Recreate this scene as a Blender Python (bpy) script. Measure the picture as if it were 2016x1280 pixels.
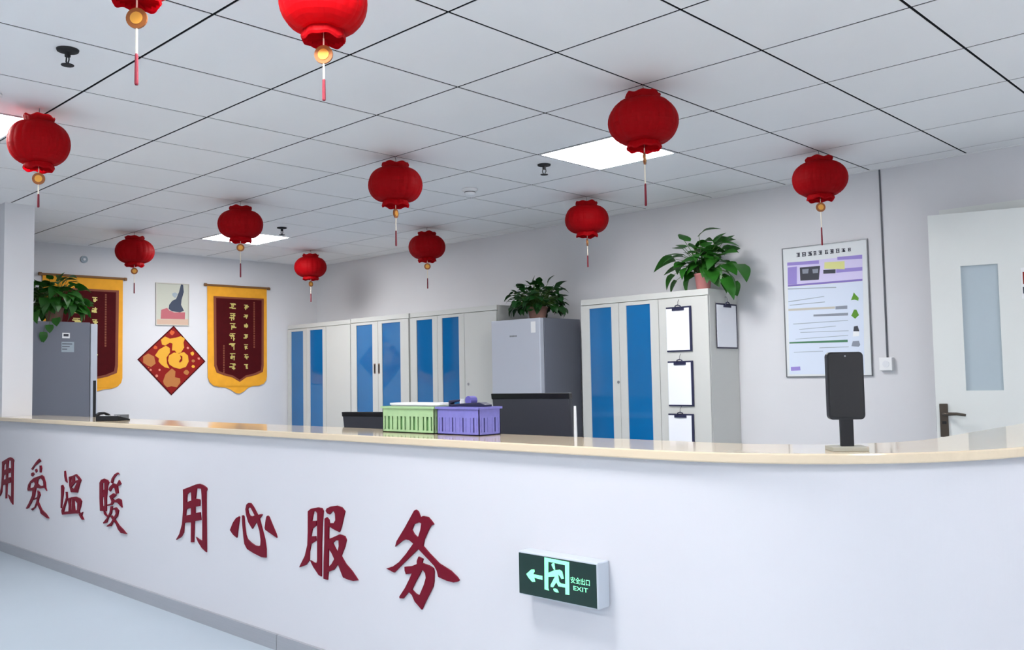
import bpy, bmesh, math, random
from mathutils import Vector, Matrix
from mathutils.geometry import tessellate_polygon

for o in list(bpy.data.objects):
    bpy.data.objects.remove(o)
SC = bpy.context.scene
COL = SC.collection

# ------------------------------------------------------------------ camera
CAM_YAW, CAM_PITCH, CAM_ROLL = 2.33553, 0.0587928, -0.0183937
CAM_POS = Vector((3.578, -2.774, 1.215))
cf = Vector((math.cos(CAM_YAW) * math.cos(CAM_PITCH), math.sin(CAM_YAW) * math.cos(CAM_PITCH), math.sin(CAM_PITCH)))
cr = Vector((math.sin(CAM_YAW), -math.cos(CAM_YAW), 0))
cu = cr.cross(cf)
cr2 = math.cos(CAM_ROLL) * cr + math.sin(CAM_ROLL) * cu
cu2 = -math.sin(CAM_ROLL) * cr + math.cos(CAM_ROLL) * cu
cam_data = bpy.data.cameras.new('camera')
cam = bpy.data.objects.new('camera', cam_data)
COL.objects.link(cam)
cam_data.sensor_fit = 'HORIZONTAL'
cam_data.sensor_width = 36.0
cam_data.lens = 36.0 * 1779.82 / 2016.0
cam_data.clip_start = 0.05
m3 = Matrix((cr2, cu2, -cf)).transposed()
cam.matrix_world = Matrix.Translation(CAM_POS) @ m3.to_4x4()
SC.camera = cam

# ------------------------------------------------------------------ room numbers
ZC = 2.548                      # ceiling
XL, XR = -5.25, 5.4             # left and right wall
YB, YF = 3.18, -4.8             # back wall and the wall behind the camera
FZ = 0.08                       # floor level
TILE = 0.6

# ------------------------------------------------------------------ world, window daylight, exposure
W = bpy.data.worlds.new('world')
SC.world = W
W.use_nodes = True
bg = W.node_tree.nodes['Background']
bg.inputs[0].default_value = (0.9, 0.94, 1.0, 1)
bg.inputs[1].default_value = 0.5
SC.view_settings.view_transform = 'Standard'
SC.view_settings.look = 'None'
SC.view_settings.gamma = 1.0
SC.view_settings.use_curve_mapping = False
SC.view_settings.exposure = 0.22
LIGHT_PANEL = 38.0               # emission of the LED ceiling panels
WINDOW_POWER = 6.0            # daylight through each window behind the camera
for wx in (-1.6, 1.6, 4.2):
    ld = bpy.data.lights.new('daylight', 'AREA')
    ld.shape = 'RECTANGLE'
    ld.size, ld.size_y = 2.2, 1.5
    ld.energy = WINDOW_POWER
    ld.color = (0.90, 0.94, 1.0)
    lo = bpy.data.objects.new('window_daylight', ld)
    COL.objects.link(lo)
    lo.location = (wx if wx < 4 else 4.0, YF - 0.12, 1.6)
    lo.rotation_euler = (math.radians(90), 0, 0)

# ------------------------------------------------------------------ materials
MATS = {}
def srgb(c):
    return tuple(((v / 255) / 12.92 if v / 255 <= 0.04045 else ((v / 255 + 0.055) / 1.055) ** 2.4) for v in c)
def mat(name, rgb, rough=0.5, metal=0.0, spec=0.5, var=0.0, scale=20.0, bump=0.0, emit=0.0, trans=0.0, coat=0.0, stretch=None):
    if name in MATS:
        return MATS[name]
    m = bpy.data.materials.new(name)
    m.use_nodes = True
    nt = m.node_tree
    b = nt.nodes['Principled BSDF']
    c = srgb(rgb)
    b.inputs['Base Color'].default_value = (*c, 1)
    b.inputs['Roughness'].default_value = rough
    b.inputs['Metallic'].default_value = metal
    b.inputs['Specular IOR Level'].default_value = spec
    b.inputs['Coat Weight'].default_value = coat
    if var > 0 or bump > 0:
        tc = nt.nodes.new('ShaderNodeTexCoord')
        n = nt.nodes.new('ShaderNodeTexNoise')
        n.inputs['Scale'].default_value = scale
        n.inputs['Detail'].default_value = 5
        if stretch:
            mp = nt.nodes.new('ShaderNodeMapping')
            mp.inputs['Scale'].default_value = stretch
            nt.links.new(tc.outputs['Object'], mp.inputs[0])
            nt.links.new(mp.outputs[0], n.inputs['Vector'])
        else:
            nt.links.new(tc.outputs['Object'], n.inputs['Vector'])
        if var > 0:
            r = nt.nodes.new('ShaderNodeValToRGB')
            r.color_ramp.elements[0].position = 0.3
            r.color_ramp.elements[1].position = 0.7
            r.color_ramp.elements[0].color = (*[v * (1 - var) for v in c], 1)
            r.color_ramp.elements[1].color = (*[min(1, v * (1 + var)) for v in c], 1)
            nt.links.new(n.outputs['Fac'], r.inputs[0])
            nt.links.new(r.outputs[0], b.inputs['Base Color'])
        if bump > 0:
            bp_ = nt.nodes.new('ShaderNodeBump')
            bp_.inputs['Strength'].default_value = bump
            bp_.inputs['Distance'].default_value = 0.002
            nt.links.new(n.outputs['Fac'], bp_.inputs['Height'])
            nt.links.new(bp_.outputs[0], b.inputs['Normal'])
    if emit > 0:
        b.inputs['Emission Color'].default_value = (*c, 1)
        b.inputs['Emission Strength'].default_value = emit
    if trans > 0:
        t = nt.nodes.new('ShaderNodeBsdfTranslucent')
        t.inputs['Color'].default_value = (*c, 1)
        mx = nt.nodes.new('ShaderNodeMixShader')
        mx.inputs[0].default_value = trans
        out = nt.nodes['Material Output']
        nt.links.new(b.outputs[0], mx.inputs[1])
        nt.links.new(t.outputs[0], mx.inputs[2])
        nt.links.new(mx.outputs[0], out.inputs['Surface'])
    MATS[name] = m
    return m

mat('wall_paint', (220, 220, 223), 0.75, spec=0.25, var=0.012, scale=3, bump=0.05)
mat('ceiling_tile', (243, 243, 243), 0.55, spec=0.3, var=0.01, scale=2)
mat('ceiling_gap', (18, 19, 22), 0.9, spec=0.1)
mat('floor_vinyl', (170, 182, 193), 0.35, spec=0.4, var=0.02, scale=2)
mat('counter_white', (206, 207, 213), 0.45, spec=0.35, var=0.008, scale=2)
mat('counter_beige', (214, 198, 172), 0.08, spec=0.55, var=0.03, scale=6, stretch=(1, 8, 8))
mat('steel', (176, 178, 184), 0.42, metal=0.5, var=0.03, scale=8, stretch=(0.4, 6, 30))
mat('letter_red', (108, 4, 32), 0.5, spec=0.2)
mat('cabinet_cream', (203, 204, 200), 0.5, spec=0.35)
mat('blue_glass', (6, 104, 166), 0.06, spec=0.7, var=0.12, scale=1.2)
mat('dark_gap', (30, 30, 32), 0.8)
mat('chrome', (190, 192, 196), 0.22, metal=0.9)
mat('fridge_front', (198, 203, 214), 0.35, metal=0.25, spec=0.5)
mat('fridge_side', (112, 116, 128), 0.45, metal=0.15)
mat('black_plastic', (16, 17, 22), 0.35, spec=0.4)
mat('black_screen', (9, 9, 12), 0.06, spec=0.55)
mat('monitor_back', (56, 58, 66), 0.5, spec=0.35, bump=0.05, scale=300)
mat('green_plastic', (176, 212, 162), 0.4, var=0.04, scale=30, trans=0.15)
mat('purple_plastic', (130, 128, 206), 0.4, var=0.06, scale=60, trans=0.15)
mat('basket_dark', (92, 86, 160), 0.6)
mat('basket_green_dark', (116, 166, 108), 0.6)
mat('white_plastic', (238, 239, 240), 0.4)
mat('paper', (240, 242, 248), 0.8, spec=0.2)
mat('clipboard_navy', (30, 32, 66), 0.45)
mat('lantern_red', (184, 2, 16), 0.6, spec=0.15, trans=0.45)
mat('gold', (222, 160, 62), 0.35, metal=0.3)
mat('bronze_disc', (150, 88, 40), 0.4, metal=0.3)
mat('cord_cream', (236, 226, 206), 0.7)
mat('tassel_red', (120, 18, 40), 0.7)
mat('wire', (120, 120, 124), 0.5, metal=0.5)
mat('leaf_green', (42, 104, 30), 0.4, spec=0.5, var=0.35, scale=12, trans=0.2)
mat('leaf_dark', (22, 70, 22), 0.4, spec=0.5, var=0.3, scale=12, trans=0.15)
mat('stem_green', (70, 108, 40), 0.6)
mat('soil', (52, 38, 28), 0.9)
mat('pot_pink', (196, 128, 128), 0.5)
mat('pot_clay', (168, 128, 116), 0.6, var=0.1, scale=18)
mat('door_white', (226, 229, 226), 0.45, spec=0.35)
mat('frosted_glass', (176, 190, 198), 0.3, spec=0.5)
mat('handle_bronze', (92, 84, 76), 0.35, metal=0.8)
mat('sign_green', (8, 44, 38), 0.25, spec=0.5)
mat('sign_case', (186, 194, 204), 0.4)
mat('sign_glow', (130, 246, 178), 0.5, emit=0.75)
mat('diffuser', (253, 252, 252), 0.5, emit=LIGHT_PANEL)
mat('light_frame', (228, 230, 234), 0.4)
mat('pennant_yellow', (238, 168, 52), 0.75, spec=0.15, var=0.05, scale=14)
mat('pennant_maroon', (72, 8, 14), 0.8, spec=0.15, var=0.1, scale=20)
mat('pennant_brown', (128, 62, 38), 0.7)
mat('gold_print', (206, 190, 110), 0.5, metal=0.2)
mat('rod_brown', (128, 88, 48), 0.4)
mat('base_beige', (160, 158, 146), 0.45)
mat('duct_shadow_grey', (84, 86, 94), 0.5)  # shadow edge of the white duct put into its colour
mat('frame_grey', (120, 122, 126), 0.4, metal=0.4)
PRINT = dict(red=(140, 20, 16), gold=(232, 172, 58), bronze=(188, 120, 66), pink=(226, 140, 120), orange=(214, 96, 50),
             dark=(66, 74, 92), grey=(160, 172, 182), pinkred=(186, 104, 112), salmon=(206, 176, 156), picbg=(196, 198, 184),
             panel=(226, 230, 232), lavender=(214, 206, 240), paleblue=(216, 226, 242), purple=(156, 140, 210), violet=(136, 120, 190),
             yellow=(222, 222, 150), darkgrey=(70, 72, 80), midgrey=(142, 148, 160), green=(78, 128, 96), beige=(200, 196, 186),
             leaf=(96, 150, 50), white=(240, 242, 244), title=(48, 48, 66), yellowdark=(214, 160, 20))
for k_, v_ in PRINT.items():
    mat('print_' + k_, v_, 0.6, spec=0.25)

# ------------------------------------------------------------------ mesh helpers
class MB:
    """collects shapes of one part; build() links them as one mesh object"""
    def __init__(self):
        self.v, self.f, self.mi, self.cur = [], [], [], 0
    def add(self, vs, fs):
        n = len(self.v)
        self.v += [tuple(p) for p in vs]
        for f in fs:
            self.f.append(tuple(n + i for i in f))
            self.mi.append(self.cur)
        return self
    def box(self, x0, x1, y0, y1, z0, z1):
        vs = [(x, y, z) for z in (z0, z1) for y in (y0, y1) for x in (x0, x1)]
        return self.add(vs, [(0, 2, 3, 1), (4, 5, 7, 6), (0, 1, 5, 4), (1, 3, 7, 5), (3, 2, 6, 7), (2, 0, 4, 6)])
    def tube(self, pts, rad, n=8, caps=True):
        pts = [Vector(p) for p in pts]
        if not isinstance(rad, (list, tuple)):
            rad = [rad] * len(pts)
        base = len(self.v)
        vs = []
        prev = None
        for i, p in enumerate(pts):
            t = (pts[min(i + 1, len(pts) - 1)] - pts[max(i - 1, 0)]).normalized()
            if prev is None:
                a = t.orthogonal().normalized()
            else:
                a = (prev - t * prev.dot(t)).normalized()
            prev = a
            b = t.cross(a)
            for k in range(n):
                an = 2 * math.pi * k / n
                vs.append(p + rad[i] * (math.cos(an) * a + math.sin(an) * b))
        fs = []
        for i in range(len(pts) - 1):
            for k in range(n):
                k2 = (k + 1) % n
                fs.append((i * n + k, i * n + k2, (i + 1) * n + k2, (i + 1) * n + k))
        if caps:
            fs.append(tuple(reversed(range(n))))
            fs.append(tuple((len(pts) - 1) * n + k for k in range(n)))
        return self.add(vs, fs)
    def lathe(self, prof, n=24, c=(0, 0, 0), rf=None, zf=None):
        vs, fs = [], []
        for (r, z) in prof:
            for k in range(n):
                an = 2 * math.pi * k / n
                rr = r * (rf(an, z) if rf else 1)
                vs.append((c[0] + rr * math.cos(an), c[1] + rr * math.sin(an), c[2] + z + (zf(an, z) if zf else 0)))
        for i in range(len(prof) - 1):
            for k in range(n):
                k2 = (k + 1) % n
                fs.append((i * n + k, i * n + k2, (i + 1) * n + k2, (i + 1) * n + k))
        return self.add(vs, fs)
    def prism(self, outer, holes, fn, d0, d1):
        """polygon with holes in a plane; fn(a, b, d) -> point"""
        loops = [[Vector((a, b, 0)) for a, b in outer]] + [[Vector((a, b, 0)) for a, b in h] for h in holes]
        tris = tessellate_polygon(loops)
        flat = [p for l in loops for p in l]
        n = len(flat)
        vs = [fn(p.x, p.y, d0) for p in flat] + [fn(p.x, p.y, d1) for p in flat]
        fs = [tuple(t) for t in tris] + [tuple(n + i for i in reversed(t)) for t in tris]
        s = 0
        for l in loops:
            k = len(l)
            for i in range(k):
                j = (i + 1) % k
                fs.append((s + i, s + j, n + s + j, n + s + i))
            s += k
        return self.add(vs, fs)
    def build(self, name, mats, parent=None, smooth=False, bevel=0.0, seg=2):
        me = bpy.data.meshes.new(name)
        me.from_pydata(self.v, [], self.f)
        for m in (mats if isinstance(mats, (list, tuple)) else [mats]):
            me.materials.append(MATS[m])
        if any(self.mi):
            me.polygons.foreach_set('material_index', self.mi)
        bm = bmesh.new()
        bm.from_mesh(me)
        bmesh.ops.recalc_face_normals(bm, faces=bm.faces)
        bm.to_mesh(me)
        bm.free()
        if smooth:
            me.polygons.foreach_set('use_smooth', [True] * len(me.polygons))
        o = bpy.data.objects.new(name, me)
        COL.objects.link(o)
        if parent:
            o.parent = parent
        if bevel > 0:
            md = o.modifiers.new('bevel', 'BEVEL')
            md.width = bevel
            md.segments = seg
            md.limit_method = 'ANGLE'
        return o

def tag(o, label=None, cat=None, group=None, kind=None):
    if label: o['label'] = label
    if cat: o['category'] = cat
    if group: o['group'] = group
    if kind: o['kind'] = kind
    return o
def thing(name, loc, label, cat, group=None, rz=0.0):
    o = bpy.data.objects.new(name, None)
    COL.objects.link(o)
    o.empty_display_size = 0.1
    o.location = loc
    o.rotation_euler = (0, 0, rz)
    return tag(o, label, cat, group)
def struct(o):
    o['kind'] = 'structure'
    return o
def copy_tree(o, parent=None):
    c = o.copy()
    COL.objects.link(c)
    c.parent = parent
    for ch in list(o.children):
        copy_tree(ch, c)
    return c
def box(x0, x1, y0, y1, z0, z1):
    return MB().box(x0, x1, y0, y1, z0, z1)

# ------------------------------------------------------------------ traced outlines, in millimetres on the plane each stands in
CHARS={
'yong':[([(-733, 695), (-653, 715), (-599, 729), (-565, 734), (-531, 731), (-498, 722), (-489, 714), (-499, 701), (-499, 615), (-495, 416), (-538, 431), (-575, 454), (-598, 477), (-568, 469), (-534, 465), (-534, 562), (-538, 630), (-542, 683), (-546, 711), (-557, 712), (-593, 710), (-605, 660), (-565, 660), (-559, 655), (-561, 629), (-609, 620), (-609, 591), (-557, 599), (-549, 562), (-614, 551), (-617, 532), (-622, 449), (-649, 446), (-648, 542), (-703, 536), (-720, 530), (-726, 485), (-754, 460), (-802, 441), (-804, 443), (-770, 473), (-742, 524), (-731, 595), (-731, 669)], [[(-696, 635), (-692, 672), (-676, 682), (-649, 689), (-645, 648)], [(-705, 570), (-699, 598), (-684, 605), (-649, 612), (-649, 580)]]),],
'xin':[([(-272, 543), (-246, 579), (-219, 602), (-192, 613), (-187, 610), (-199, 567), (-212, 515), (-246, 526)], []),([(42, 633), (51, 638), (61, 634), (88, 601), (118, 566), (125, 551), (33, 575), (28, 583), (36, 616)], []),([(-165, 619), (-157, 621), (-150, 617), (-142, 572), (-133, 536), (-120, 519), (-87, 506), (-55, 498), (-21, 498), (-8, 504), (-5, 527), (-14, 565), (-39, 605), (-76, 569), (-110, 595), (-129, 627), (-134, 650), (-126, 671), (-109, 680), (-90, 680), (-68, 666), (-33, 634), (-1, 640), (7, 638), (-17, 617), (2, 580), (26, 534), (37, 493), (37, 456), (1, 454), (-68, 464), (-120, 475), (-143, 495), (-152, 528), (-162, 584)], [[(-116, 652), (-103, 663), (-87, 659), (-55, 630), (-74, 623), (-97, 624), (-110, 635)]]),],
'fu2':[([(362, 684), (383, 696), (433, 706), (461, 705), (471, 695), (464, 649), (458, 569), (455, 432), (437, 436), (399, 463), (376, 487), (403, 481), (422, 481), (427, 491), (429, 682), (420, 689), (403, 687), (396, 667), (389, 647), (420, 651), (420, 631), (393, 616), (382, 584), (416, 589), (419, 571), (382, 553), (371, 520), (369, 485), (345, 464), (297, 448), (301, 455), (338, 500), (357, 546), (361, 599)], []),([(481, 665), (495, 672), (510, 663), (512, 650), (543, 653), (555, 666), (553, 691), (543, 702), (530, 696), (516, 685), (499, 688), (489, 697), (496, 707), (523, 717), (564, 724), (597, 720), (618, 706), (610, 686), (593, 642), (581, 622), (549, 628), (509, 638), (507, 587), (535, 596), (582, 613), (615, 610), (626, 596), (615, 568), (591, 530), (621, 503), (659, 482), (700, 451), (671, 445), (639, 445), (604, 449), (587, 472), (570, 497), (541, 470), (502, 457), (498, 425), (471, 426), (473, 492), (479, 572)], [[(535, 574), (552, 586), (576, 589), (577, 567), (568, 541), (552, 555)], [(506, 551), (528, 534), (546, 513), (527, 491), (503, 475)]]),],
'wu':[([(929, 605), (938, 626), (987, 681), (1039, 745), (1049, 750), (1061, 745), (1073, 725), (1088, 731), (1115, 730), (1133, 718), (1145, 707), (1130, 701), (1119, 688), (1092, 647), (1086, 625), (1118, 604), (1170, 575), (1231, 557), (1261, 541), (1273, 531), (1265, 525), (1245, 520), (1210, 521), (1166, 528), (1159, 548), (1146, 563), (1117, 580), (1060, 612), (1008, 574), (962, 540), (922, 510), (876, 519), (916, 532), (951, 552), (991, 586), (1033, 628), (1009, 638), (989, 638), (970, 630)], [[(1025, 676), (1038, 697), (1066, 707), (1079, 704), (1073, 680), (1059, 651), (1037, 662)]]),([(982, 539), (1024, 547), (1052, 558), (1052, 569), (1061, 585), (1085, 580), (1079, 565), (1117, 561), (1140, 554), (1144, 542), (1142, 508), (1137, 490), (1115, 459), (1093, 428), (1075, 401), (1038, 423), (1022, 444), (1004, 453), (972, 424), (952, 422), (951, 428), (984, 464), (1007, 496), (1023, 521), (990, 513), (983, 525)], [[(1084, 541), (1097, 531), (1100, 516), (1089, 490), (1063, 448), (1042, 452), (1021, 463), (1040, 490), (1062, 518), (1076, 537)]]),],
'ai':[([(-2863, 676), (-2772, 728), (-2721, 751), (-2685, 737), (-2720, 726), (-2798, 699), (-2836, 673)], []),([(-2861, 635), (-2859, 649), (-2829, 657), (-2802, 647), (-2835, 629)], []),([(-2790, 676), (-2764, 684), (-2751, 669), (-2770, 658)], []),([(-2707, 708), (-2681, 709), (-2671, 692), (-2680, 664), (-2703, 665)], []),([(-2925, 542), (-2912, 571), (-2873, 597), (-2808, 622), (-2667, 649), (-2635, 642), (-2602, 605), (-2595, 574), (-2578, 555), (-2614, 571), (-2689, 562), (-2767, 561), (-2844, 537), (-2918, 531)], [[(-2885, 554), (-2873, 583), (-2801, 599), (-2787, 584), (-2806, 564), (-2858, 551)], [(-2742, 591), (-2736, 615), (-2685, 632), (-2640, 612), (-2633, 585), (-2690, 577)]]),([(-2947, 414), (-2895, 451), (-2837, 506), (-2825, 558), (-2767, 562), (-2791, 505), (-2855, 454), (-2900, 422), (-2936, 411)], []),([(-2740, 546), (-2708, 539), (-2688, 520), (-2713, 497), (-2725, 474), (-2659, 429), (-2583, 409), (-2533, 386), (-2564, 384), (-2677, 405), (-2691, 426), (-2750, 462), (-2775, 433), (-2827, 410), (-2853, 417), (-2788, 436), (-2757, 471), (-2739, 509), (-2733, 523)], []),([(-2810, 488), (-2751, 501), (-2749, 495), (-2805, 480)], []),],
'wen':[([(-2286, 696), (-2269, 699), (-2258, 667), (-2238, 629), (-2267, 636), (-2285, 665)], []),([(-2336, 605), (-2312, 611), (-2291, 595), (-2299, 551), (-2326, 467), (-2340, 470), (-2334, 540)], []),([(-2259, 572), (-2236, 573), (-2230, 535), (-2268, 484), (-2290, 448), (-2319, 441), (-2325, 454), (-2280, 501), (-2252, 538)], []),([(-2322, 445), (-2182, 462), (-2071, 471), (-2038, 470), (-2038, 460), (-2093, 456), (-2313, 429)], []),([(-2210, 666), (-2143, 678), (-2099, 689), (-2055, 675), (-2021, 658), (-2043, 634), (-2069, 594), (-2074, 581), (-2174, 576), (-2203, 614)], [[(-2182, 663), (-2165, 668), (-2159, 639), (-2181, 635)], [(-2126, 673), (-2093, 675), (-2060, 658), (-2120, 646)], [(-2175, 603), (-2109, 640), (-2086, 637), (-2130, 598)]]),([(-2224, 535), (-2162, 547), (-2106, 555), (-2040, 550), (-2010, 535), (-2023, 505), (-2049, 469), (-2210, 455), (-2206, 490)], [[(-2178, 535), (-2156, 539), (-2166, 472), (-2188, 466)], [(-2128, 539), (-2072, 518), (-2077, 479), (-2110, 468), (-2122, 505)]]),([(-2049, 455), (-2027, 463), (-1990, 474), (-2006, 452), (-1975, 430), (-2000, 428), (-2032, 443)], []),],
'nuan':[([(-1752, 661), (-1730, 679), (-1690, 688), (-1641, 683), (-1621, 670), (-1640, 649), (-1653, 580), (-1652, 508), (-1741, 502), (-1750, 572)], [[(-1709, 660), (-1685, 668), (-1684, 630), (-1703, 608)], [(-1713, 579), (-1688, 589), (-1682, 538), (-1707, 527)]]),([(-1697, 516), (-1662, 495), (-1637, 482), (-1646, 477), (-1686, 489)], []),([(-1597, 672), (-1583, 696), (-1545, 722), (-1507, 733), (-1483, 724), (-1507, 725), (-1554, 698), (-1572, 669)], []),([(-1515, 667), (-1487, 693), (-1459, 673), (-1496, 659)], []),([(-1625, 630), (-1611, 647), (-1563, 670), (-1534, 668), (-1506, 662), (-1495, 620), (-1524, 614), (-1543, 644), (-1572, 646), (-1601, 622)], []),([(-1615, 595), (-1562, 615), (-1519, 610), (-1552, 592), (-1576, 585), (-1542, 577), (-1495, 592), (-1457, 587), (-1443, 546), (-1462, 552), (-1504, 568), (-1551, 566), (-1580, 548), (-1638, 539), (-1638, 547), (-1590, 557), (-1582, 570)], []),([(-1594, 541), (-1570, 543), (-1584, 502), (-1627, 471), (-1646, 445), (-1690, 435), (-1695, 440), (-1646, 469), (-1608, 504)], []),([(-1565, 532), (-1522, 541), (-1489, 526), (-1503, 494), (-1550, 466), (-1587, 431), (-1645, 423), (-1636, 430), (-1588, 451), (-1550, 482), (-1522, 508), (-1532, 527), (-1560, 524)], []),([(-1608, 488), (-1579, 491), (-1540, 475), (-1483, 445), (-1427, 427), (-1385, 409), (-1454, 407), (-1492, 423), (-1521, 449), (-1569, 472)], []),],
}
SIGN={
'arrow': [(1636, 610), (1657, 626), (1670, 628), (1671, 622), (1665, 613), (1703, 613), (1703, 601), (1669, 603), (1673, 591), (1661, 589), (1645, 600)] ,
'door_frame': [(1713, 670), (1811, 668), (1809, 572), (1794, 571), (1795, 657), (1728, 659), (1726, 580), (1729, 573), (1711, 574)] ,
'head': [(1741, 653), (1747, 657), (1753, 657), (1755, 637), (1748, 640), (1742, 649)] ,
'body': [(1726, 625), (1753, 637), (1773, 641), (1783, 637), (1789, 617), (1780, 614), (1774, 621), (1766, 627), (1771, 604), (1779, 601), (1794, 601), (1794, 591), (1767, 591), (1759, 602), (1746, 585), (1736, 585), (1736, 591), (1754, 618), (1725, 613)] ,
'foot': [(1746, 581), (1753, 583), (1761, 582), (1768, 573), (1759, 572), (1749, 574)] ,
}
FU=[
('red', [(1460, 1810), (1804, 1448), (1438, 1105), (1090, 1467)]) ,
('gold', [(1267, 1507), (1308, 1567), (1379, 1607), (1419, 1583), (1421, 1538), (1385, 1487), (1390, 1427), (1417, 1377), (1370, 1387), (1329, 1417), (1303, 1447), (1308, 1477)]) ,
('gold', [(1326, 1666), (1369, 1699), (1420, 1678), (1483, 1689), (1536, 1706), (1578, 1681), (1563, 1640), (1570, 1589), (1536, 1538), (1494, 1528), (1473, 1558), (1442, 1558), (1447, 1628), (1421, 1638), (1369, 1607), (1338, 1617)]) ,
('bronze', [(1350, 1248), (1375, 1318), (1442, 1377), (1479, 1347), (1474, 1287), (1527, 1276), (1532, 1235), (1495, 1186), (1438, 1197), (1391, 1188), (1360, 1218)]) ,
('bronze', [(1147, 1496), (1197, 1526), (1257, 1497), (1273, 1427), (1227, 1393), (1187, 1408), (1147, 1437)]) ,
]
FU_SPIRAL= ([(1401, 1457), (1411, 1507), (1463, 1538), (1515, 1528), (1568, 1544), (1611, 1509), (1620, 1447), (1590, 1392), (1526, 1372), (1463, 1387), (1416, 1417)], [(1526, 1513), (1552, 1498), (1552, 1458), (1526, 1432), (1516, 1447), (1537, 1478)])
FU_DOTS= [('gold', 1659, 1529, 22), ('pink', 1730, 1478, 14), ('bronze', 1670, 1453, 18), ('gold', 1670, 1396, 18), ('bronze', 1595, 1336, 29), ('pink', 1611, 1585, 13), ('pink', 1284, 1304, 16), ('orange', 1441, 1739, 27), ('pink', 1223, 1363, 11), ('pink', 1314, 1363, 11), ('orange', 1202, 1388, 8), ('orange', 1272, 1586, 21)]
PIC=[
('dark', [(1534, 2240), (1557, 2231), (1564, 2160), (1540, 2077), (1535, 2026), (1567, 1966), (1524, 1949), (1440, 1956), (1404, 1979), (1409, 2020), (1440, 2062), (1482, 2084), (1513, 2157)]) ,
('grey', [(1440, 2138), (1471, 2150), (1503, 2136), (1471, 2094), (1445, 2113)]) ,
('pinkred', [(1322, 1876), (1326, 1966), (1388, 1989), (1409, 1965), (1461, 1946), (1578, 1951), (1576, 1880)]) ,
('salmon', [(1281, 1810), (1281, 1870), (1610, 1881), (1615, 1820)]) ,
]
POSTER=[
('panel', [(552, 2094), (1162, 2092), (1150, 1193), (551, 1200)]) ,
('lavender', [(582, 1991), (1121, 1993), (1116, 1821), (582, 1830)]) ,
('paleblue', [(582, 1818), (1118, 1817), (1103, 1199), (570, 1206)]) ,
('purple', [(584, 1996), (818, 1988), (817, 1964), (583, 1974)]) ,
('purple', [(587, 1961), (655, 1961), (650, 1837), (582, 1839)]) ,
('purple', [(938, 1915), (1118, 1913), (1117, 1888), (937, 1890)]) ,
('violet', [(582, 1837), (1115, 1833), (1114, 1819), (582, 1825)]) ,
('purple', [(949, 1997), (1120, 1994), (1119, 1967), (949, 1977)]) ,
('yellow', [(857, 1970), (998, 1964), (997, 1909), (854, 1926)]) ,
('darkgrey', [(676, 1952), (825, 1949), (812, 1854), (677, 1859)]) ,
('midgrey', [(694, 1938), (742, 1937), (736, 1905), (695, 1906)]) ,
('midgrey', [(768, 1931), (811, 1931), (808, 1902), (771, 1902)]) ,
('darkgrey', [(847, 1918), (934, 1915), (932, 1888), (846, 1892)]) ,
('green', [(578, 1433), (998, 1432), (998, 1416), (578, 1422)]) ,
('beige', [(580, 1668), (919, 1662), (919, 1647), (580, 1653)]) ,
('midgrey', [(923, 1662), (1005, 1662), (1004, 1640), (922, 1641)]) ,
('midgrey', [(764, 1616), (1008, 1613), (1007, 1595), (763, 1603)]) ,
('purple', [(582, 1258), (652, 1260), (653, 1233), (583, 1231)]) ,
('grey', [(582, 1721), (846, 1738), (846, 1734), (582, 1715)]) ,
('grey', [(590, 1695), (849, 1700), (849, 1695), (590, 1690)]) ,
('grey', [(581, 1812), (933, 1794), (933, 1788), (581, 1805)]) ,
('grey', [(612, 1561), (1006, 1564), (1006, 1560), (612, 1556)]) ,
('grey', [(655, 1520), (920, 1530), (919, 1526), (655, 1516)]) ,
('grey', [(663, 1499), (1007, 1494), (1007, 1490), (663, 1495)]) ,
('grey', [(626, 1454), (1002, 1463), (1002, 1459), (626, 1450)]) ,
('grey', [(798, 1387), (1003, 1386), (1003, 1382), (798, 1382)]) ,
('grey', [(609, 1362), (823, 1363), (822, 1359), (609, 1358)]) ,
('leaf', [(1032, 1696), (1046, 1727), (1053, 1747), (1066, 1730), (1085, 1708), (1081, 1689), (1057, 1698)]) ,
('leaf', [(1030, 1592), (1050, 1631), (1066, 1630), (1082, 1593), (1055, 1570)]) ,
('darkgrey', [(1040, 1487), (1045, 1519), (1070, 1522), (1080, 1485)]) ,
('white', [(1034, 1452), (1040, 1486), (1080, 1484), (1077, 1452)]) ,
('midgrey', [(1023, 1388), (1033, 1420), (1074, 1422), (1082, 1394), (1072, 1382)]) ,
('title', [(656, 2056), (681, 2056), (679, 2027), (655, 2027)]) ,
('title', [(696, 2056), (725, 2055), (724, 2026), (694, 2027)]) ,
('title', [(740, 2055), (771, 2054), (770, 2026), (738, 2027)]) ,
('title', [(781, 2054), (801, 2054), (799, 2026), (780, 2026)]) ,
('title', [(818, 2054), (842, 2054), (841, 2026), (817, 2026)]) ,
('title', [(863, 2053), (886, 2053), (885, 2026), (862, 2026)]) ,
('title', [(900, 2053), (925, 2053), (924, 2025), (899, 2025)]) ,
('title', [(941, 2053), (966, 2052), (965, 2025), (940, 2025)]) ,
('title', [(981, 2050), (1006, 2050), (1005, 2027), (980, 2027)]) ,
('title', [(1025, 2049), (1044, 2049), (1043, 2027), (1024, 2027)]) ,
]

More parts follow.
